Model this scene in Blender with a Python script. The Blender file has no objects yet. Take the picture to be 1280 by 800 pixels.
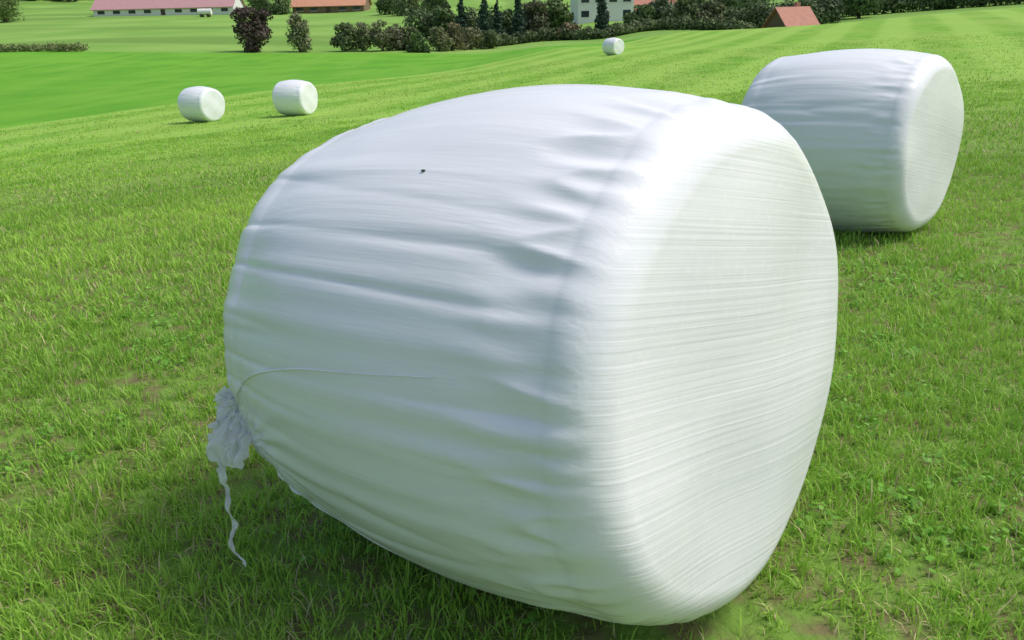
import bpy, math, random, bmesh, numpy as np
from mathutils import Vector, Matrix, noise
from mathutils.bvhtree import BVHTree
random.seed(5); rng=np.random.default_rng(5)
scene=bpy.context.scene
def profile(Lh,R,b1,b2,c1,c2,e,nf=6,nc=8,ns=14):
    r1=R*(1-b1); r2=R*(1-b2); P=[]
    for i in range(nf):
        r=(r1-c1)*i/nf; P.append((Lh+e*(1-(r/(r1-c1))**2),r))
    for i in range(nc):
        a=math.pi/2*i/nc; P.append((Lh-c1+c1*math.cos(a),r1-c1+c1*math.sin(a)))
    xa=Lh-c1; xb=-(Lh-c2)
    for i in range(ns):
        x=xa+(xb-xa)*i/ns
        rr=R*(1-b1*(x/xa)**2) if x>0 else R*(1-b2*(x/xb)**2)
        P.append((x,rr))
    for i in range(nc):
        a=math.pi/2*(1-i/nc); P.append((-(Lh-c2)-c2*math.cos(a),r2-c2+c2*math.sin(a)))
    for i in range(nf+1):
        r=(r2-c2)*(1-i/nf); P.append((-Lh-e*(1-(r/(r2-c2))**2),r))
    return np.array(P)
Lh,R,b1,b2,c1,c2,e_,sz,bx,by,psi,tilt,H,F,PITCH,ROLL=[0.6054,0.6393,0.0800,0.0640,0.105,0.190,0.015,0.9662,0.0463,1.9869,-0.705,0.1057,1.404,1035.3331,0.3659,0.0253]
B2=(2.345,5.82,-.78)
# ---------------------------------------------------------------- camera
cam=bpy.data.cameras.new("Camera"); co=bpy.data.objects.new("Camera",cam); scene.collection.objects.link(co)
cam.sensor_width=36; cam.lens=F/1280*36; cam.clip_end=5000; cam.clip_start=.05
co.matrix_world=Matrix.Translation((0,0,H))@Matrix.Rotation(math.pi/2-PITCH,4,'X')@Matrix.Rotation(-ROLL,4,'Z')
scene.camera=co
# ---------------------------------------------------------------- light
scene.view_settings.view_transform='Standard'; scene.view_settings.look='None'; scene.view_settings.exposure=0
w=bpy.data.worlds.new("World"); scene.world=w; w.use_nodes=True
nt=w.node_tree; bg=nt.nodes["Background"]; sky=nt.nodes.new("ShaderNodeTexSky"); sky.sky_type='NISHITA'; sky.sun_disc=False
sd=Vector((.52,.04,.80)).normalized()
sky.sun_elevation=math.asin(sd.z); sky.sun_rotation=math.atan2(sd.x,sd.y); sky.dust_density=3.5; sky.air_density=1
nt.links.new(sky.outputs[0],bg.inputs[0]); bg.inputs[1].default_value=.15
sl=bpy.data.lights.new("sun","SUN"); sl.energy=2.3; sl.angle=math.radians(16); sl.color=(1,.965,.91)
so=bpy.data.objects.new("sun",sl); scene.collection.objects.link(so); so.rotation_euler=sd.to_track_quat('Z','Y').to_euler()
# ---------------------------------------------------------------- helpers
def link(o,parent=None):
    scene.collection.objects.link(o)
    if parent: o.parent=parent
    return o
def newmat(name):
    m=bpy.data.materials.new(name); m.use_nodes=True
    return m,m.node_tree.nodes,m.node_tree.links,m.node_tree.nodes["Principled BSDF"]
def simple(name,col,rough=.7,nscale=3,var=.15,bump=.1):
    m,n,l,b=newmat(name)
    tx=n.new("ShaderNodeTexNoise"); tx.inputs["Scale"].default_value=nscale; tx.inputs["Detail"].default_value=6
    tc=n.new("ShaderNodeTexCoord"); l.new(tc.outputs["Object"],tx.inputs["Vector"])
    mx=n.new("ShaderNodeMix"); mx.data_type='RGBA'
    mx.inputs[6].default_value=(*[c*(1-var) for c in col],1); mx.inputs[7].default_value=(*[min(1,c*(1+var)) for c in col],1)
    l.new(tx.outputs[0],mx.inputs[0]); l.new(mx.outputs[2],b.inputs["Base Color"]); b.inputs["Roughness"].default_value=rough
    bp=n.new("ShaderNodeBump"); bp.inputs["Strength"].default_value=bump; l.new(tx.outputs[0],bp.inputs["Height"]); l.new(bp.outputs[0],b.inputs["Normal"])
    return m
def fastmesh(name,V,faces_flat,sizes,mats,matidx=None,col=None,smooth=False):
    me=bpy.data.meshes.new(name); V=np.asarray(V,np.float32)
    me.vertices.add(len(V)); me.vertices.foreach_set("co",V.ravel())
    sizes=np.asarray(sizes,np.int32); ff=np.asarray(faces_flat,np.int32)
    me.loops.add(len(ff)); me.loops.foreach_set("vertex_index",ff)
    me.polygons.add(len(sizes)); st=np.concatenate([[0],np.cumsum(sizes)[:-1]]).astype(np.int32)
    me.polygons.foreach_set("loop_start",st); me.polygons.foreach_set("loop_total",sizes)
    if matidx is not None: me.polygons.foreach_set("material_index",np.asarray(matidx,np.int32))
    if smooth: me.polygons.foreach_set("use_smooth",np.ones(len(sizes),bool))
    for m in mats: me.materials.append(m)
    if col is not None:
        a=me.color_attributes.new("col",'FLOAT_COLOR','POINT'); a.data.foreach_set("color",np.asarray(col,np.float32).ravel())
    me.update(calc_edges=True); me.validate()
    return bpy.data.objects.new(name,me)
_g=np.random.default_rng(11).random((256,256))
def vn(x,y):
    xi=np.floor(x).astype(int); yi=np.floor(y).astype(int); fx=x-xi; fy=y-yi
    fx=fx*fx*(3-2*fx); fy=fy*fy*(3-2*fy); a=lambda i,j:_g[(xi+i)%256,(yi+j)%256]
    return (a(0,0)*(1-fx)+a(1,0)*fx)*(1-fy)+(a(0,1)*(1-fx)+a(1,1)*fx)*fy
# ---------------------------------------------------------------- terrain height
CP=np.array([(0,0,0),(.5,2,0),(3,4,-.08),(-3,4,-.08),(4,-4,0),(-4,-4,0),(0,8,-.38),(2.3,5.8,-.16),(8,8,-.1),(-6,10,-.7),(0,14,-.85),(8,14,-.45),
(-10.7,29.9,-2.26),(-7.4,29.9,-2.12),(-20.4,34,-2.87),(-14.5,55,-3.26),(7.75,62.5,-2.31),(0,30,-1.8),(15,30,-1.),(5.8,92,-3.2),(28.3,115,-2.65),(53.5,125,-2.15),(73.8,125,-1.25),
(40,40,-.6),(110,110,0),(-36.5,126,-4.38),(-70.5,122,-3.34),(-1.5,142,-5.44),(16.3,150,-4.6),(37.4,155,-4.2),(49,152,-4.8),(80,175,-3.),(22,200,-2.8),(-107,290,.4),(-55,290,-.1),
(-170,300,1.2),(-230,400,5),(0,300,0),(150,300,3),(0,-40,.5),(-60,0,-3),(60,0,1),(-300,100,-4),(300,100,6),(0,900,40),(600,700,45),(-600,700,45),(-900,0,0),(900,0,20),(0,-900,5)],float)
def wp(x,y): return np.arcsinh(np.asarray(x)/15.),np.arcsinh(np.asarray(y)/15.)
def K(d2): return np.where(d2>1e-12,.5*d2*np.log(np.maximum(d2,1e-12)),0)
cx,cy=wp(CP[:,0],CP[:,1]); n=len(CP)
A=np.zeros((n+3,n+3)); A[:n,:n]=K((cx[:,None]-cx)**2+(cy[:,None]-cy)**2)+np.eye(n)*.0015
A[:n,n]=1;A[:n,n+1]=cx;A[:n,n+2]=cy;A[n:,:n]=A[:n,n:].T
W=np.linalg.solve(A,np.concatenate([CP[:,2],[0,0,0]]))
def hgt(x,y):
    x=np.asarray(x,float); y=np.asarray(y,float); sh=x.shape; x=x.ravel(); y=y.ravel(); a,b=wp(x,y); o=np.empty(len(x))
    for i in range(0,len(x),100000):
        aa=a[i:i+100000];bb=b[i:i+100000]
        o[i:i+100000]=K((aa[:,None]-cx)**2+(bb[:,None]-cy)**2)@W[:n]+W[n]+W[n+1]*aa+W[n+2]*bb
    o+=(vn(x*1.3,y*1.3)-.5)*.03+(vn(x*.2+9,y*.2)-.5)*.08*np.clip((np.hypot(x,y)-6)/10,0,1)
    return o.reshape(sh)
def h1(x,y): return float(hgt(np.array([x]),np.array([y]))[0])
t=np.linspace(-1,1,420); gx=np.sinh(t*7.2)/np.sinh(7.2)*1500
X,Y=np.meshgrid(gx,gx); Z=hgt(X,Y)
N=len(gx); idx=np.arange(N*N).reshape(N,N)
q=np.stack([idx[:-1,:-1],idx[:-1,1:],idx[1:,1:],idx[1:,:-1]],-1).reshape(-1)
gm,n_,l_,b_=newmat("meadow_ground")
geo=n_.new("ShaderNodeNewGeometry"); pos=geo.outputs["Position"]
def nz(scale,detail=5,vec=None,sc3=None,rot=0):
    v=pos
    if sc3:
        mp=n_.new("ShaderNodeMapping"); mp.inputs["Scale"].default_value=sc3; mp.inputs["Rotation"].default_value=(0,0,rot); l_.new(pos,mp.inputs[0]); v=mp.outputs[0]
    t_=n_.new("ShaderNodeTexNoise"); t_.inputs["Scale"].default_value=scale; t_.inputs["Detail"].default_value=detail; l_.new(v,t_.inputs["Vector"]); return t_.outputs[0]
def mixc(f,a,b):
    m=n_.new("ShaderNodeMix"); m.data_type='RGBA'
    if isinstance(f,float): m.inputs[0].default_value=f
    else: l_.new(f,m.inputs[0])
    for i,c in ((6,a),(7,b)):
        if isinstance(c,tuple): m.inputs[i].default_value=(*c,1)
        else: l_.new(c,m.inputs[i])
    return m.outputs[2]
def ramp(f,a,b):
    r=n_.new("ShaderNodeMapRange"); r.inputs[1].default_value=a; r.inputs[2].default_value=b; r.interpolation_type='SMOOTHSTEP'; l_.new(f,r.inputs[0]); return r.outputs[0]
def mth(op,a,b=0):
    m=n_.new("ShaderNodeMath"); m.operation=op
    for i,c in ((0,a),(1,b)):
        if isinstance(c,(int,float)): m.inputs[i].default_value=c
        else: l_.new(c,m.inputs[i])
    return m.outputs[0]
def lin(ax,ay,c,wob=0,ws=.1):
    d=n_.new("ShaderNodeVectorMath"); d.operation='DOT_PRODUCT'; l_.new(pos,d.inputs[0]); d.inputs[1].default_value=(ax,ay,0)
    a=mth('ADD',d.outputs["Value"],c)
    if wob: a=mth('ADD',a,mth('MULTIPLY',nz(ws,3),wob))
    return a
def bl(ax,ay,bx_,by_):
    L_=math.hypot(bx_-ax,by_-ay); nx,ny=-(by_-ay)/L_,(bx_-ax)/L_; return nx,ny,-(nx*ax+ny*ay)
LA=bl(-20.4,34,5.8,92)
soil=mixc(ramp(nz(9,8),.33,.58),(.17,.145,.07),(.15,.26,.045))
fieldfar=mixc(ramp(nz(.9,10),.35,.65),(.145,.33,.03),(.22,.42,.05))
fieldfar=mixc(ramp(nz(.35,6,sc3=(1,.16,1),rot=math.radians(25)),.4,.75),fieldfar,(.26,.41,.07))
stripes=ramp(mth('SINE',mth('MULTIPLY',lin(LA[0],LA[1],0,1.5,.05),2*math.pi/4.6)),-.6,.6)
fieldfar=mixc(stripes,fieldfar,mixc(.6,fieldfar,(.31,.50,.09)))
ln=n_.new("ShaderNodeVectorMath"); ln.operation='LENGTH'; l_.new(pos,ln.inputs[0])
field=mixc(ramp(ln.outputs["Value"],5.,24.),soil,fieldfar)
strip=mixc(ramp(nz(.15,8),.3,.7),(.10,.31,.02),(.15,.38,.03))
strip=mixc(ramp(nz(.5,6,sc3=(1,.1,1),rot=math.radians(40)),.4,.8),strip,(.17,.38,.04))
mead=mixc(ramp(nz(.05,8),.3,.7),(.17,.34,.055),(.25,.41,.09))
mead=mixc(ramp(nz(.03,6,sc3=(.3,1.5,1)),.45,.65),mead,(.15,.28,.05))
c1_=mixc(ramp(lin(LA[0],LA[1],LA[2]-.6,1.2,.3),0,1.2),field,strip)
c2_=mixc(ramp(lin(-.05,1,-128.,8,.03),0,3.),c1_,mead)
l_.new(c2_,b_.inputs["Base Color"]); b_.inputs["Roughness"].default_value=.9; b_.inputs["Specular IOR Level"].default_value=.15
bp=n_.new("ShaderNodeBump"); bp.inputs["Strength"].default_value=.6; bp.inputs["Distance"].default_value=.06; l_.new(nz(14,8),bp.inputs["Height"]); l_.new(bp.outputs[0],b_.inputs["Normal"])
link(fastmesh("meadow_ground",np.stack([X,Y,Z],-1).reshape(-1,3),q,np.full((N-1)**2,4),[gm],smooth=True))
# ---------------------------------------------------------------- leaf/blade material
def leafmat(name,trans=.35,rough=.55):
    m,n,l,b=newmat(name); at=n.new("ShaderNodeAttribute"); at.attribute_name="col"
    l.new(at.outputs["Color"],b.inputs["Base Color"]); b.inputs["Roughness"].default_value=rough; b.inputs["Specular IOR Level"].default_value=.3
    tr=n.new("ShaderNodeBsdfTranslucent"); l.new(at.outputs["Color"],tr.inputs[0])
    ms=n.new("ShaderNodeMixShader"); ms.inputs[0].default_value=trans
    l.new(b.outputs[0],ms.inputs[1]); l.new(tr.outputs[0],ms.inputs[2]); l.new(ms.outputs[0],n["Material Output"].inputs[0]); return m
grassm=leafmat("grass_blade",.35)
leafm=leafmat("foliage",.2,.7)
# ---------------------------------------------------------------- grass
def sector(nn,r0,r1,half=50):
    r=np.sqrt(rng.random(nn)*(r1*r1-r0*r0)+r0*r0); a=np.radians((rng.random(nn)*2-1)*half); return r*np.sin(a),r*np.cos(a)
bales=[(bx,by,psi),B2]
VV=[];FF=[];SS=[];CC=[];base=0
for (r0,r1,tufts,per,spread,hm,wd) in [(.6,4.5,16500,12,.019,.048,.0040),(4.5,10,23000,9,.034,.05,.0065),(10,25,24000,8,.08,.05,.013),(25,60,16000,5,.2,.05,.03)]:
    tx,ty=sector(tufts,r0,r1)
    dn=.36*vn(tx*1.3,ty*1.3)+.44*vn(tx*4.5+7,ty*4.5)+.2*vn(tx*.35,ty*.35+3)
    keep=dn+rng.random(tufts)*.36>.485; tx=tx[keep];ty=ty[keep];dn=dn[keep]; th=.45+1.25*rng.random(len(tx))*(dn+.3)
    x=np.repeat(tx,per); y=np.repeat(ty,per); hh=np.repeat(th,per); nn=len(x); tc=np.repeat(rng.random(len(tx)),per)
    x=x+rng.normal(0,spread,nn); y=y+rng.normal(0,spread,nn)
    ok=np.ones(nn,bool)
    for (px,py,ps) in bales:
        lx=(x-px)*math.cos(ps)+(y-py)*math.sin(ps); ly=-(x-px)*math.sin(ps)+(y-py)*math.cos(ps)
        ok&=~((abs(lx)<Lh-.10)&(abs(ly)<.20))
    ok&=(x*LA[0]+y*LA[1]+LA[2])<0
    x=x[ok];y=y[ok];hh=hh[ok];tc=tc[ok];nn=len(x)
    z=hgt(x,y)-.004
    flat=rng.random(nn)<.12
    h=hm*hh*(.5+.75*rng.random(nn)); wdt=wd*(.6+.8*rng.random(nn))
    az=rng.random(nn)*2*math.pi; lean=np.abs(rng.normal(0,.55,nn))+.12; lean=np.where(flat,3.0,lean); h=np.where(flat,h*.35,h)
    fa=az+math.pi/2+rng.normal(0,.5,nn); wx=np.cos(fa)*wdt/2; wy=np.sin(fa)*wdt/2
    dx_=np.cos(az)*lean*h; dy_=np.sin(az)*lean*h
    v=np.empty((nn,5,3))
    v[:,0]=np.stack([x-wx,y-wy,z],1); v[:,1]=np.stack([x+wx,y+wy,z],1)
    mx_=x+dx_*.4; my_=y+dy_*.4; mz_=z+h*.6
    v[:,2]=np.stack([mx_+wx*.8,my_+wy*.8,mz_],1); v[:,3]=np.stack([mx_-wx*.8,my_-wy*.8,mz_],1)
    v[:,4]=np.stack([x+dx_,y+dy_,z+h*np.clip(1.05-lean*.18,.3,1)],1)
    b0=base+np.arange(nn)*5
    f=np.stack([b0,b0+1,b0+2,b0+3,b0+3,b0+2,b0+4],1).ravel()
    pt=vn(x*.8+50,y*.8)*.6+tc*.4; rr=rng.random(nn)
    st=.5+.5*np.sin((x*LA[0]+y*LA[1]+1.5*vn(x*.05,y*.05))*2*math.pi/4.6)
    ca=np.array([.18,.41,.04]); cb=np.array([.45,.71,.10]); c=ca+(cb-ca)*np.clip(pt*.6+rr*.35+st*.28,0,1.15)[:,None]
    dry=(rr>.94)|(flat&(rr>.3)); c[dry]=np.array([.62,.54,.30])*(.6+.6*rng.random(dry.sum()))[:,None]
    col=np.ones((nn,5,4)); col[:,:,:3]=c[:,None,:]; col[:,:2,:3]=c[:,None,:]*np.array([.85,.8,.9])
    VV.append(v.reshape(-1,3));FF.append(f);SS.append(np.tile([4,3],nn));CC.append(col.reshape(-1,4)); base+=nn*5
tx,ty=sector(1500,.8,5.5); kk=vn(tx*2+31,ty*2)>.6; tx=tx[kk];ty=ty[kk]
x=np.repeat(tx,9)+rng.normal(0,.03,len(tx)*9); y=np.repeat(ty,9)+rng.normal(0,.03,len(tx)*9); nn=len(x)
ok=np.ones(nn,bool)
for (px,py,ps) in bales:
    lx=(x-px)*math.cos(ps)+(y-py)*math.sin(ps); ly=-(x-px)*math.sin(ps)+(y-py)*math.cos(ps); ok&=~((abs(lx)<Lh)&(abs(ly)<.28))
x=x[ok];y=y[ok];nn=len(x); z=hgt(x,y)+rng.uniform(.01,.035,nn); s=rng.uniform(.005,.012,nn); az=rng.random(nn)*6.28
ux,uy=np.cos(az)*s,np.sin(az)*s; tz=rng.normal(0,.35,nn)*s; t2=rng.normal(0,.35,nn)*s
v=np.stack([np.stack([x-ux,y-uy,z-tz],1),np.stack([x-.2*ux+uy,y-.2*uy-ux,z+t2],1),np.stack([x+.8*ux+.6*uy,y+.8*uy-.6*ux,z+tz*.8+t2*.6],1),np.stack([x+.8*ux-.6*uy,y+.8*uy+.6*ux,z+tz*.8-t2*.6],1),np.stack([x-.2*ux-uy,y-.2*uy+ux,z-t2],1)],1)
c=np.array([.17,.38,.05])*(.8+.7*rng.random(nn))[:,None]; col=np.ones((nn,5,4)); col[:,:,:3]=c[:,None,:]
VV.append(v.reshape(-1,3));FF.append(base+np.arange(nn*5));SS.append(np.full(nn,5));CC.append(col.reshape(-1,4))
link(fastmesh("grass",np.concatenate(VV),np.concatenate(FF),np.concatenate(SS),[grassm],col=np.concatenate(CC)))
# ---------------------------------------------------------------- bale material
pm,n_,l_,b_=newmat("white_stretch_film")
tc=n_.new("ShaderNodeTexCoord"); pos=tc.outputs["Object"]
sn=n_.new("ShaderNodeSeparateXYZ"); l_.new(tc.outputs["Normal"],sn.inputs[0])
fm=ramp(mth('ABSOLUTE',sn.outputs[0]),.55,.9)
def nz3(scale,rot=(0,0,0),detail=4,dist=0):
    m1=n_.new("ShaderNodeMapping"); m1.vector_type='POINT'; m1.inputs["Rotation"].default_value=rot; l_.new(pos,m1.inputs[0])
    m2=n_.new("ShaderNodeMapping"); m2.inputs["Scale"].default_value=scale; l_.new(m1.outputs[0],m2.inputs[0])
    t_=n_.new("ShaderNodeTexNoise"); t_.inputs["Scale"].default_value=1; t_.inputs["Detail"].default_value=detail; t_.inputs["Distortion"].default_value=dist; l_.new(m2.outputs[0],t_.inputs["Vector"]); return t_.outputs[0]
gate=ramp(nz3((1.2,3.5,3.5),detail=2),.42,.70)
side=mth('ADD',mth('MULTIPLY',mth('MULTIPLY',nz3((.8,30,30),(0,0,0),2,.05),gate),1.0),mth('MULTIPLY',nz3((.9,120,120),(0.05,0,0.02),1),.16))
# overlap steps of the wrap bands across the end
dd_=n_.new("ShaderNodeVectorMath"); dd_.operation='DOT_PRODUCT'; l_.new(pos,dd_.inputs[0]); dd_.inputs[1].default_value=(0,math.sin(math.radians(15))*6,math.cos(math.radians(15))*6)
saw=mth('FRACT',mth('ADD',dd_.outputs["Value"],mth('MULTIPLY',nz3((1,2,2),detail=1),.5)))
saw2=mth('POWER',saw,6)
face=mth('ADD',mth('ADD',mth('MULTIPLY',nz3((3,.8,110),(math.radians(13),0,0),2),.42),mth('MULTIPLY',mth('MULTIPLY',nz3((3,1.2,32),(math.radians(10),0,0),2),ramp(nz3((2,2,3.5),detail=2),.4,.7)),.35)),mth('MULTIPLY',saw2,.22))
mf=n_.new("ShaderNodeMix"); mf.data_type='FLOAT'; l_.new(fm,mf.inputs[0]); l_.new(side,mf.inputs[2]); l_.new(face,mf.inputs[3])
bp=n_.new("ShaderNodeBump"); bp.inputs["Strength"].default_value=.48; bp.inputs["Distance"].default_value=.006; l_.new(mf.outputs[0],bp.inputs["Height"]); l_.new(bp.outputs[0],b_.inputs["Normal"])
colr=mixc(ramp(nz3((2,6,6),(0,0,0),5),.3,.7),(.83,.85,.87),(.87,.885,.90))
colr=mixc(ramp(nz3((.8,60,60),(.03,0,.02),3),.5,.8),colr,(.90,.91,.92))
l_.new(colr,b_.inputs["Base Color"]); b_.inputs["Roughness"].default_value=.25; b_.inputs["Specular IOR Level"].default_value=.6
# ---------------------------------------------------------------- bale mesh
KX,KPH=-.50,math.radians(-18)
KP=Vector((KX,-.56*math.cos(KPH),.56*math.sin(KPH)))
def sm(a,b,x):
    t_=min(1,max(0,(x-a)/(b-a))); return t_*t_*(3-2*t_)
def bale_mesh(name,seed,nth=620,q_=1,knot=False,ew=1.):
    P=profile(Lh,R,b1,b2,c1,c2,e_,int(40*q_),int(34*q_),int(110*q_)); M=len(P)
    V=[];so_=Vector((seed*7.1,seed*3.3,seed))
    for i,(x,r) in enumerate(P):
        edge=ew*math.exp(-((x-(Lh-c1*1.5))/.095)**2)*sm(Lh,Lh-.05,x); edl=math.exp(-((x+(Lh-c2))/.16)**2)
        rad=min(1,r/(.4*R)); sw=sm(Lh,Lh-.08,abs(x))
        for j in range(nth):
            a=2*math.pi*j/nth; ca,sa=math.cos(a),math.sin(a)
            d=noise.noise(Vector((x*1.6,ca*1.7,sa*1.7))+so_)*.014*rad
            if sw>0:
                g=.5+.5*noise.noise(Vector((x*1.5,ca*2.5+5,sa*2.5))+so_)
                d+=sw*noise.noise(Vector((x*.9,ca*13,sa*13))+so_)*.0050*rad*g*1.6
                rn=1-min(1,abs(noise.noise(Vector((x*.7+3,ca*6.5,sa*6.5))+so_))*3.2)
                g2=max(0,noise.noise(Vector((x*1.8+8,ca*2+2,sa*2))+so_)+.22)
                d+=-sw*rn*rn*.009*rad*g2
                k=noise.noise(Vector((x*3.5,ca*8.5,sa*8.5))+so_)
                d+=-abs(k)*.022*edge+.004*edge+noise.noise(Vector((x*5,ca*17,sa*17))+so_)*.0060*edge
                d+=sw*noise.noise(Vector((x*4,ca*5,sa*5))+so_)*.010*edl
            if knot:
                dp=Vector((x,r*ca,r*sa))-KP; dd=dp.length
                if dd<.6 and x<.3:
                    an=math.atan2(dp.z,dp.x)
                    d+=.0045*math.sin(an*26+3*noise.noise(Vector((an*3,dd*3,1))))*math.exp(-(dd/.25)**2)*sm(0,.05,dd)-.010*math.exp(-((dd-.10)/.05)**2)
            rr=r+d*(1 if r>.01 else 0); y=rr*ca; z=rr*sa*sz
            fw=sm(Lh-c1,Lh,abs(x))
            xx=x+noise.noise(Vector((x*.2,y*2.5,z*2.5))+so_)*.022*fw
            lim=-(R*sz-.02)
            if z<lim: z=lim+(z-lim)*.15
            V.append((xx,y,z))
    V=np.array(V); idx=np.arange(M*nth).reshape(M,nth); nx_=np.roll(idx,-1,1)
    q=np.stack([idx[:-1],idx[1:],nx_[1:],nx_[:-1]],-1).reshape(-1)
    return fastmesh(name,V,q,np.full((M-1)*nth,4),[pm],smooth=True)
main=bpy.data.objects.new("wrapped_hay_bale",None); link(main)
mz=R*sz-.02
main.matrix_world=Matrix.Translation((bx,by,mz))@Matrix.Rotation(psi,4,'Z')@Matrix.Rotation(-tilt,4,'Y')
bo=bale_mesh("film_wrapped_bale",1,knot=True); link(bo,main)
bvh=BVHTree.FromPolygons([v.co.copy() for v in bo.data.vertices],[tuple(p.vertices) for p in bo.data.polygons])
def surf(x,phi,off=0):
    p=math.radians(phi); d=Vector((0,-math.cos(p),math.sin(p)))
    hit=bvh.ray_cast(Vector((x,0,0))+d*1.5,-d)[0]
    return (hit+d*off) if hit else Vector((x,0,0))+d*.5
def ridge(name,pts,rad):
    cu=bpy.data.curves.new(name,'CURVE'); cu.dimensions='3D'; cu.bevel_depth=rad; cu.bevel_resolution=2
    s=cu.splines.new('POLY'); K_=160; s.points.add(K_-1); pa=np.array(pts); n0=len(pts)
    for i in range(K_):
        t_=i/(K_-1)*(n0-1); k=min(int(t_),n0-2); u=t_-k
        p0,p1,p2,p3=[pa[max(0,min(n0-1,k+o))] for o in (-1,0,1,2)]
        c=.5*((2*p1)+(-p0+p2)*u+(2*p0-5*p1+4*p2-p3)*u*u+(-p0+3*p1-3*p2+p3)*u**3)
        s.points[i].co=(*surf(c[0],c[1],rad*.45),1); s.points[i].radius=max(.3,min(1,(K_-1-i)/80))
    cu.materials.append(pm); link(bpy.data.objects.new(name,cu),main)
ridge("film_cord_upper",[(-.52,-18),(-.49,-9),(-.42,0),(-.30,6),(-.12,10),(.08,12),(.28,14)],.0034)
ridge("film_cord_lower",[(-.52,-22),(-.46,-31),(-.3,-40),(-.1,-45),(.2,-48),(.5,-48)],.0038)
bm=bmesh.new(); bmesh.ops.create_icosphere(bm,subdivisions=2,radius=.0045)
for v in bm.verts: v.co=Vector((v.co.x*1.3,v.co.y*.7,v.co.z*.5))*(1+.3*noise.noise(v.co*300))
me=bpy.data.meshes.new("dirt_speck"); bm.to_mesh(me); bm.free()
me.materials.append(simple("dirt",(.05,.05,.02),.9)); o=bpy.data.objects.new("dirt_speck",me); link(o,main); o.location=surf(.09,52,.0015)
tm,tn,tl,tb=newmat("loose_film")
tb.inputs["Base Color"].default_value=(.95,.95,.955,1); tb.inputs["Roughness"].default_value=.3
nn_=tn.new("ShaderNodeTexNoise"); nn_.inputs["Scale"].default_value=60; tcc=tn.new("ShaderNodeTexCoord"); tl.new(tcc.outputs["Object"],nn_.inputs["Vector"])
bb=tn.new("ShaderNodeBump"); bb.inputs["Strength"].default_value=.25; bb.inputs["Distance"].default_value=.004; tl.new(nn_.outputs[0],bb.inputs["Height"]); tl.new(bb.outputs[0],tb.inputs["Normal"])
tt=tn.new("ShaderNodeBsdfTranslucent"); tt.inputs[0].default_value=(.96,.96,.965,1); tms=tn.new("ShaderNodeMixShader"); tms.inputs[0].default_value=.5
tl.new(tb.outputs[0],tms.inputs[1]); tl.new(tt.outputs[0],tms.inputs[2]); tl.new(tms.outputs[0],tn["Material Output"].inputs[0])
kp=surf(-.52,-13,.012)
bm=bmesh.new()
def sheet(origin,dirv,up,L0,spread,pleats,amp,seed,nu=48,nv=24):
    dirv=Vector(dirv).normalized(); sidev=dirv.cross(Vector(up)).normalized(); nrm=sidev.cross(dirv); G=[]
    for i in range(nv):
        s=i/(nv-1); row=[]
        for j in range(nu):
            u=j/(nu-1)*2-1; len_=L0*(1-.35*u*u+.18*noise.noise(Vector((u*2.5,seed,0))))
            wd_=spread*(.25+1.15*s-.6*s*s)
            cu_=1.0*s*s*L0*.2
            p=Vector(origin)+dirv*(s*len_)+sidev*(u*wd_)+nrm*(amp*(.35+s)*math.sin(u*pleats+seed+2*noise.noise(Vector((u*2,s*2,seed))))+cu_*noise.noise(Vector((u*1.3+seed,s*1.5,3)))*2)
            p+=Vector((noise.noise(Vector((u*4,s*5,seed))),noise.noise(Vector((u*4,s*5,seed+9))),noise.noise(Vector((u*4,s*5,seed+19)))))*.014
            row.append(bm.verts.new(p))
        G.append(row)
    for i in range(nv-1):
        for j in range(nu-1): bm.faces.new((G[i][j],G[i][j+1],G[i+1][j+1],G[i+1][j])).smooth=True
sheet((.01,0,.07),(-.45,-.45,-.85),(0,-1,.3),.13,.055,8,.010,1.0)
sheet((.02,-.015,.05),(-.25,-.55,-.95),(.3,-1,.3),.14,.062,7,.011,4.0)
sheet((.0,0,.04),(-.75,-.4,-.55),(0,-1,.5),.09,.050,7,.010,7.0)
sheet((.03,-.01,.04),(.08,-.4,-1),(0,-1,.2),.13,.050,6,.010,11.)
sheet((.0,0,.09),(-.5,-.4,-.2),(0,-1,.6),.06,.036,6,.009,19.)
me=bpy.data.meshes.new("film_knot"); bm.to_mesh(me); bm.free(); me.materials.append(tm)
ko=bpy.data.objects.new("film_knot",me); link(ko,main); ko.location=kp+Vector((.0,.005,-.01))
bm=bmesh.new()
def ribbon(c0,dv,w0,n_s,ph,wig=.014):
    prev=None
    for i in range(n_s):
        t_=i/(n_s-1); c=Vector(c0)+Vector(dv)*t_+Vector((wig*math.sin(t_*15+ph),wig*.7*math.cos(t_*19+ph),0))*min(1,t_*3)
        w_=w0*(1-.45*t_)*(1+.6*noise.noise(Vector((t_*12,ph,0)))); a=t_*10+ph+2.5*noise.noise(Vector((t_*7,3,ph)))
        row=[bm.verts.new(c+Vector((math.cos(a)*w_*s,math.sin(a)*w_*s,.006*math.sin(s*4+t_*30)))) for s in (-1,-.5,0,.5,1)]
        if prev:
            for k in range(4): bm.faces.new((prev[k],prev[k+1],row[k+1],row[k])).smooth=True
        prev=row
ribbon(kp+Vector((-.04,-.05,-.07)),(.11,-.07,-.255),.010,60,0)
ribbon(kp+Vector((-.045,-.04,-.06)),(-.0,-.02,-.09),.014,24,2,.005)
me=bpy.data.meshes.new("film_tail"); bm.to_mesh(me); bm.free(); me.materials.append(tm)
link(bpy.data.objects.new("film_tail",me),main)
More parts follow.
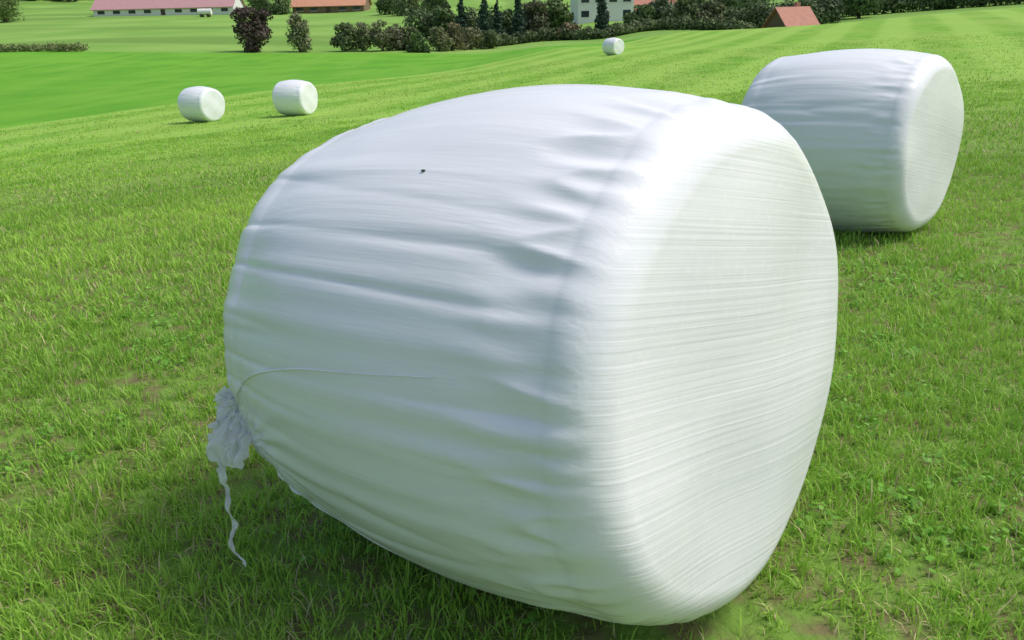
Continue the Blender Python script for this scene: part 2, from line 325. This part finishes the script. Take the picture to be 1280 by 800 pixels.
# other bales
b2o=bale_mesh("wrapped_hay_bale.001",4,400,.6,ew=.6); link(b2o)
b2o.matrix_world=Matrix.Translation((B2[0],B2[1],-.155+mz))@Matrix.Rotation(B2[2],4,'Z')@Matrix.Rotation(-.05,4,'Y')
far=bale_mesh("wrapped_hay_bale.002",9,160,.3); link(far)
for k,(x,y,a) in enumerate([(-10.7,29.9,-.5),(-7.4,29.9,-.35),(7.75,62.5,-.9)]):
    o=far if k==0 else bpy.data.objects.new("wrapped_hay_bale.%03d"%(k+2),far.data)
    if k: link(o)
    o.location=(x,y,h1(x,y)+mz-.01); o.rotation_euler=(0,0,a)
# ---------------------------------------------------------------- trees
bark=simple("bark",(.07,.05,.035),.9,6,.3,.4)
def foliage(lumps,nleaf,size,c0,c1):
    vol=np.array([l[3]*l[4] for l in lumps]); vol=vol/vol.sum()
    ch=rng.choice(len(lumps),nleaf,p=vol); Lm=np.array(lumps)[ch]
    d=rng.normal(size=(nleaf,3)); d/=np.linalg.norm(d,axis=1)[:,None]; rr=(.45+.6*rng.random(nleaf))
    p=Lm[:,:3]+d*rr[:,None]*np.stack([Lm[:,3],Lm[:,3],Lm[:,4]],1)
    nrm=d+rng.normal(0,.6,(nleaf,3)); nrm/=np.linalg.norm(nrm,axis=1)[:,None]
    t1=np.cross(nrm,rng.normal(size=(nleaf,3))); t1/=np.linalg.norm(t1,axis=1)[:,None]; t2=np.cross(nrm,t1)
    s=size*(.5+rng.random(nleaf))[:,None]
    v=np.stack([p-t1*s,p+t2*s*.7,p+t1*s,p-t2*s*.7],1)
    lr=rng.random(len(lumps))[ch]; k=np.clip(.5*lr+.5*rng.random(nleaf),0,1)[:,None]
    c=np.array(c0)+(np.array(c1)-np.array(c0))*k; col=np.ones((nleaf,4,4)); col[:,:,:3]=c[:,None,:]
    return v.reshape(-1,3),col.reshape(-1,4)
def tube(V,F,p,q,r0,r1,k=6):
    b=len(V); d=(Vector(q)-Vector(p)).normalized(); u=d.orthogonal().normalized(); w_=d.cross(u)
    for (c,r) in ((p,r0),(q,r1)):
        for i in range(k):
            a=2*math.pi*i/k; V.append(tuple(Vector(c)+u*math.cos(a)*r+w_*math.sin(a)*r))
    for i in range(k): F.append((b+i,b+(i+1)%k,b+k+(i+1)%k,b+k+i))
def tree(name,x,y,h,w,c0,c1,kind='round',nleaf=2200,size=.22,trunk=.2):
    V=[];F=[]; lumps=[]
    z0=h1(x,y)-.1
    if kind=='conifer':
        for i in range(14):
            t_=i/13; lumps.append((rng.normal(0,.03*w),rng.normal(0,.03*w),h*(.06+.9*t_),w/2*(1.02-t_)*rng.uniform(.8,1.1)+.1,h*.05))
        tube(V,F,(0,0,0),(0,0,h*.9),w*.05,.03)
    else:
        ct=h*trunk; tube(V,F,(0,0,0),(0,0,h*.55),w*.04,w*.02)
        for i in range(13):
            a=rng.random()*6.28; rr=w*.33*math.sqrt(rng.random()); zz=ct+(h-ct)*rng.uniform(.12,.85)
            s=w*rng.uniform(.15,.24)*(1.15-.5*(zz/h)); lumps.append((rr*math.cos(a),rr*math.sin(a),zz,s,s*rng.uniform(.7,1)))
            tube(V,F,(0,0,h*.25),(rr*math.cos(a),rr*math.sin(a),zz),w*.02,w*.006,5)
        lumps.append((0,0,h*.86,w*.17,h*.12)); lumps.append((0,0,ct+(h-ct)*.42,w*.36,(h-ct)*.38))
    LV,LC=foliage(lumps,nleaf,size,c0,c1); nb=len(V)
    ff=np.array(F).ravel(); lf=nb+np.arange(len(LV)); nf=len(F); nl=len(LV)//4
    col=np.concatenate([np.tile([.07,.05,.035,1],(nb,1)),LC])
    o=fastmesh(name,np.concatenate([np.array(V),LV]),np.concatenate([ff,lf]),np.full(nf+nl,4),[bark,leafm],matidx=np.concatenate([np.zeros(nf),np.ones(nl)]),col=col)
    link(o); o.location=(x,y,z0); return o
G0,G1=(.05,.085,.035),(.16,.24,.08)
tree("copper_beech_tree",-36.3,126,6.5,6.6,(.055,.038,.035),(.15,.11,.09),nleaf=4500,trunk=.0,size=.2)
tree("willow_bush",-29.9,127,5.6,4.8,(.15,.17,.08),(.33,.35,.19),nleaf=3500,trunk=.0,size=.17)
for (x,Yd,h,w_,c0,c1) in [(-23.5,128,4.2,4,G0,(.20,.25,.11)),(-21.1,129,4.4,5,(.10,.12,.06),(.30,.32,.17)),(-18.1,129,4.6,5.5,(.08,.10,.05),(.24,.25,.14)),(-16.1,131,4,4,(.11,.12,.07),(.29,.28,.18)),(-14.3,131,3.6,4,(.09,.11,.05),(.22,.27,.11)),(-12.5,127,3,3.8,G0,(.13,.22,.06)),(-10,132,3.8,5,(.08,.11,.05),(.26,.28,.13)),(-8.1,134,4.2,5,G0,(.30,.24,.12)),(-5.5,138,3.6,5,(.10,.12,.06),(.27,.27,.14)),(-2.5,140,3.,5,G0,(.18,.23,.10))]:
    tree("shrub",x,Yd,h,w_,c0,c1,nleaf=2000,trunk=.0,size=.18)
for (x,Yd,h,w_) in [(-7.3,150,8.5,4),(-3.3,148,9.5,4.2),(-1.2,150,7.6,3.8),(2.4,152,10,3.4),(17.7,160,11,3)]:
    tree("conifer_tree",x,Yd,h,w_,(.025,.05,.035),(.07,.13,.075),'conifer',2400,.2)
for (x,Yd,h,w_,c0,c1) in [(-10.5,158,7,6,G0,G1),(.8,156,6,5,G0,G1),(5.9,158,7,7,(.08,.10,.05),(.24,.25,.13)),(9.2,160,7.5,8,G0,G1),(10.6,150,3.0,5,(.10,.10,.06),(.30,.24,.13)),(24.1,156,4.4,7,G0,G1),(28.2,158,5.5,7,(.05,.09,.05),(.13,.18,.08)),(33.2,160,6,8,G0,(.20,.26,.10)),(37.3,160,5.5,7,(.08,.10,.05),(.22,.24,.12)),(42.8,200,9,10,G0,G1),(50.1,200,10,11,G0,G1),(53.4,190,9,10,G0,G1),(71.1,190,9,11,G0,G1),(74.6,185,9,10,G0,G1),(99,200,7,12,G0,G1),(110.3,210,7,12,G0,G1),(123.7,215,7,14,G0,G1),(-143.7,255,10,14,(.09,.14,.04),(.2,.3,.08)),(-78,285,6,10,G0,G1),(-70.7,280,6,9,G0,G1),(-32.3,250,7,10,G0,G1),(-25.5,240,8,10,(.09,.14,.05),(.22,.28,.11)),(-18.1,230,8,10,G0,G1)]:
    tree("deciduous_tree",x,Yd,h,w_,c0,c1,nleaf=3000,size=.27,trunk=.0)
def mass(name,path,h,w_,nl,size,c0,c1):
    lumps=[]
    for (x,y) in path:
        hh=h*rng.uniform(.6,1.1); lumps.append((x,y,h1(x,y)+hh*.45,w_*rng.uniform(.4,.65),hh*.5))
    V,C=foliage(lumps,nl,size,c0,c1); link(fastmesh(name,V,np.arange(len(V)),np.full(len(V)//4,4),[leafm],col=C))
mass("hedge",[(x,149+3*math.sin(x*.3)) for x in np.arange(-10,42,1.2)],2.2,2.6,16000,.22,G0,(.20,.25,.11))
mass("woodland_edge",[(x,165+4*math.sin(x*.2)) for x in list(np.arange(-16,12,2))+list(np.arange(27,62,2))]+[(x,196) for x in np.arange(60,160,2.5)],6,5,36000,.32,(.035,.065,.035),(.15,.21,.085))
mass("maize_crop",[(x,121+.9*k+rng.uniform(-.3,.3)) for x in np.arange(-115,-59,.6) for k in range(4)],1.15,1.0,16000,.14,(.15,.19,.07),(.27,.32,.12))
mass("distant_woodland",[(x,rng.uniform(420,470)+abs(x)*.1) for x in np.arange(-420,420,4)],12,8,50000,1.0,(.04,.07,.04),(.12,.18,.08))
# ---------------------------------------------------------------- buildings
white=simple("white_render_wall",(.76,.75,.72),.8); wood=simple("timber_wall",(.20,.13,.08),.8,2,.3); redroof=simple("clay_tile_roof",(.46,.21,.15),.8,1.5,.25); pink=simple("faded_metal_roof",(.46,.26,.26),.6,1,.15); orange=simple("orange_roof",(.56,.27,.16),.7,1,.2)
glass=simple("window_glass",(.04,.05,.06),.15,1,.1,0); dark=simple("door_wood",(.08,.05,.035),.6)
def meshobj(name,V,F,mat,parent):
    me=bpy.data.meshes.new(name); me.from_pydata(V,[],F); me.materials.append(mat); me.update(); return link(bpy.data.objects.new(name,me),parent)
def box(name,x0,x1,y0,y1,z0,z1,mat,par):
    V=[(x0,y0,z0),(x1,y0,z0),(x1,y1,z0),(x0,y1,z0),(x0,y0,z1),(x1,y0,z1),(x1,y1,z1),(x0,y1,z1)]
    return meshobj(name,V,[(0,3,2,1),(4,5,6,7),(0,1,5,4),(1,2,6,5),(2,3,7,6),(3,0,4,7)],mat,par)
def house(name,x,y,L,D,wall,roof,wm,rm,rot=0,win=6,rows=1,ov=.6,dz=0):
    e=bpy.data.objects.new(name,None); link(e); e.location=(x,y,h1(x,y)-.2+dz); e.rotation_euler=(0,0,rot)
    a,b=L/2,D/2
    V=[(-a,-b,-1),(a,-b,-1),(a,b,-1),(-a,b,-1),(-a,-b,wall),(a,-b,wall),(a,b,wall),(-a,b,wall),(-a,0,wall+roof),(a,0,wall+roof)]
    meshobj("walls",V,[(0,1,5,4),(2,3,7,6),(1,2,6,9,5),(3,0,4,8,7)],wm,e)
    k=roof/b; o=ov; t_=.18; z=lambda yy:wall+roof-abs(yy)*k
    Y_=b+o; V=[];
    for xx in (-a-o,a+o):
        for yy in (-Y_,0,Y_): V+= [(xx,yy,z(yy)+.03),(xx,yy,z(yy)+.03+t_)]
    F=[(0,2,8,6),(2,4,10,8),(1,7,9,3),(3,9,11,5),(0,6,7,1),(4,5,11,10),(0,1,3,2),(2,3,5,4),(6,8,9,7),(8,10,11,9)]
    meshobj("roof",V,F,rm,e)
    for r in range(rows):
        for i in range(win):
            cxw=-a+L*(i+.5)/win; hh=wall/rows; zc=hh*r+hh*.55; ww=min(1.1,L/win*.28)
            if r==0 and abs(cxw)<.8+ww: continue
            box("window_%d_%d"%(r,i),cxw-ww,cxw+ww,-b-.04,-b+.05,zc-hh*.22,zc+hh*.22,glass,e)
            box("sill_%d_%d"%(r,i),cxw-ww-.1,cxw+ww+.1,-b-.12,-b-.041,zc-hh*.22-.1,zc-hh*.22,white,e)
    box("door",-.7,.7,-b-.06,-b+.05,0.1,min(2.1,wall*.8),dark,e)
    box("chimney",a*.4,a*.4+.8,.5,1.3,wall,wall+roof+.9,redroof,e)
    return e
house("farm_barn",-109,290,44,14,2.3,4.5,white,pink,.02,9)
house("farm_shed",-56.2,290,23,12,2.3,4.2,wood,orange,-.03,5)
house("white_farmhouse",22,200,12.5,10,6,4.5,white,redroof,.1,4,2)
house("cottage",34.5,205,9,8,3.2,3.5,white,redroof,-.1,3,1)
house("tile_roof_hut",49,150,5.6,6.2,1.7,2.7,wood,redroof,.3,3,1,dz=-.1)
e=bpy.data.objects.new("white_tank_trailer",None); link(e); ex,ey=-90.5,268; e.location=(ex,ey,h1(ex,ey))
bpy.ops.mesh.primitive_cylinder_add(radius=.9,depth=4,vertices=24,rotation=(0,math.pi/2,0),location=(0,0,1.5)); o=bpy.context.object; o.name="tank"; o.parent=e; o.data.materials.append(white)
for i,xx in enumerate((-1,1)):
    bpy.ops.mesh.primitive_cylinder_add(radius=.45,depth=1.7,vertices=20,rotation=(math.pi/2,0,0),location=(xx,0,.45)); o=bpy.context.object; o.name="wheels_%d"%i; o.parent=e; o.data.materials.append(dark)
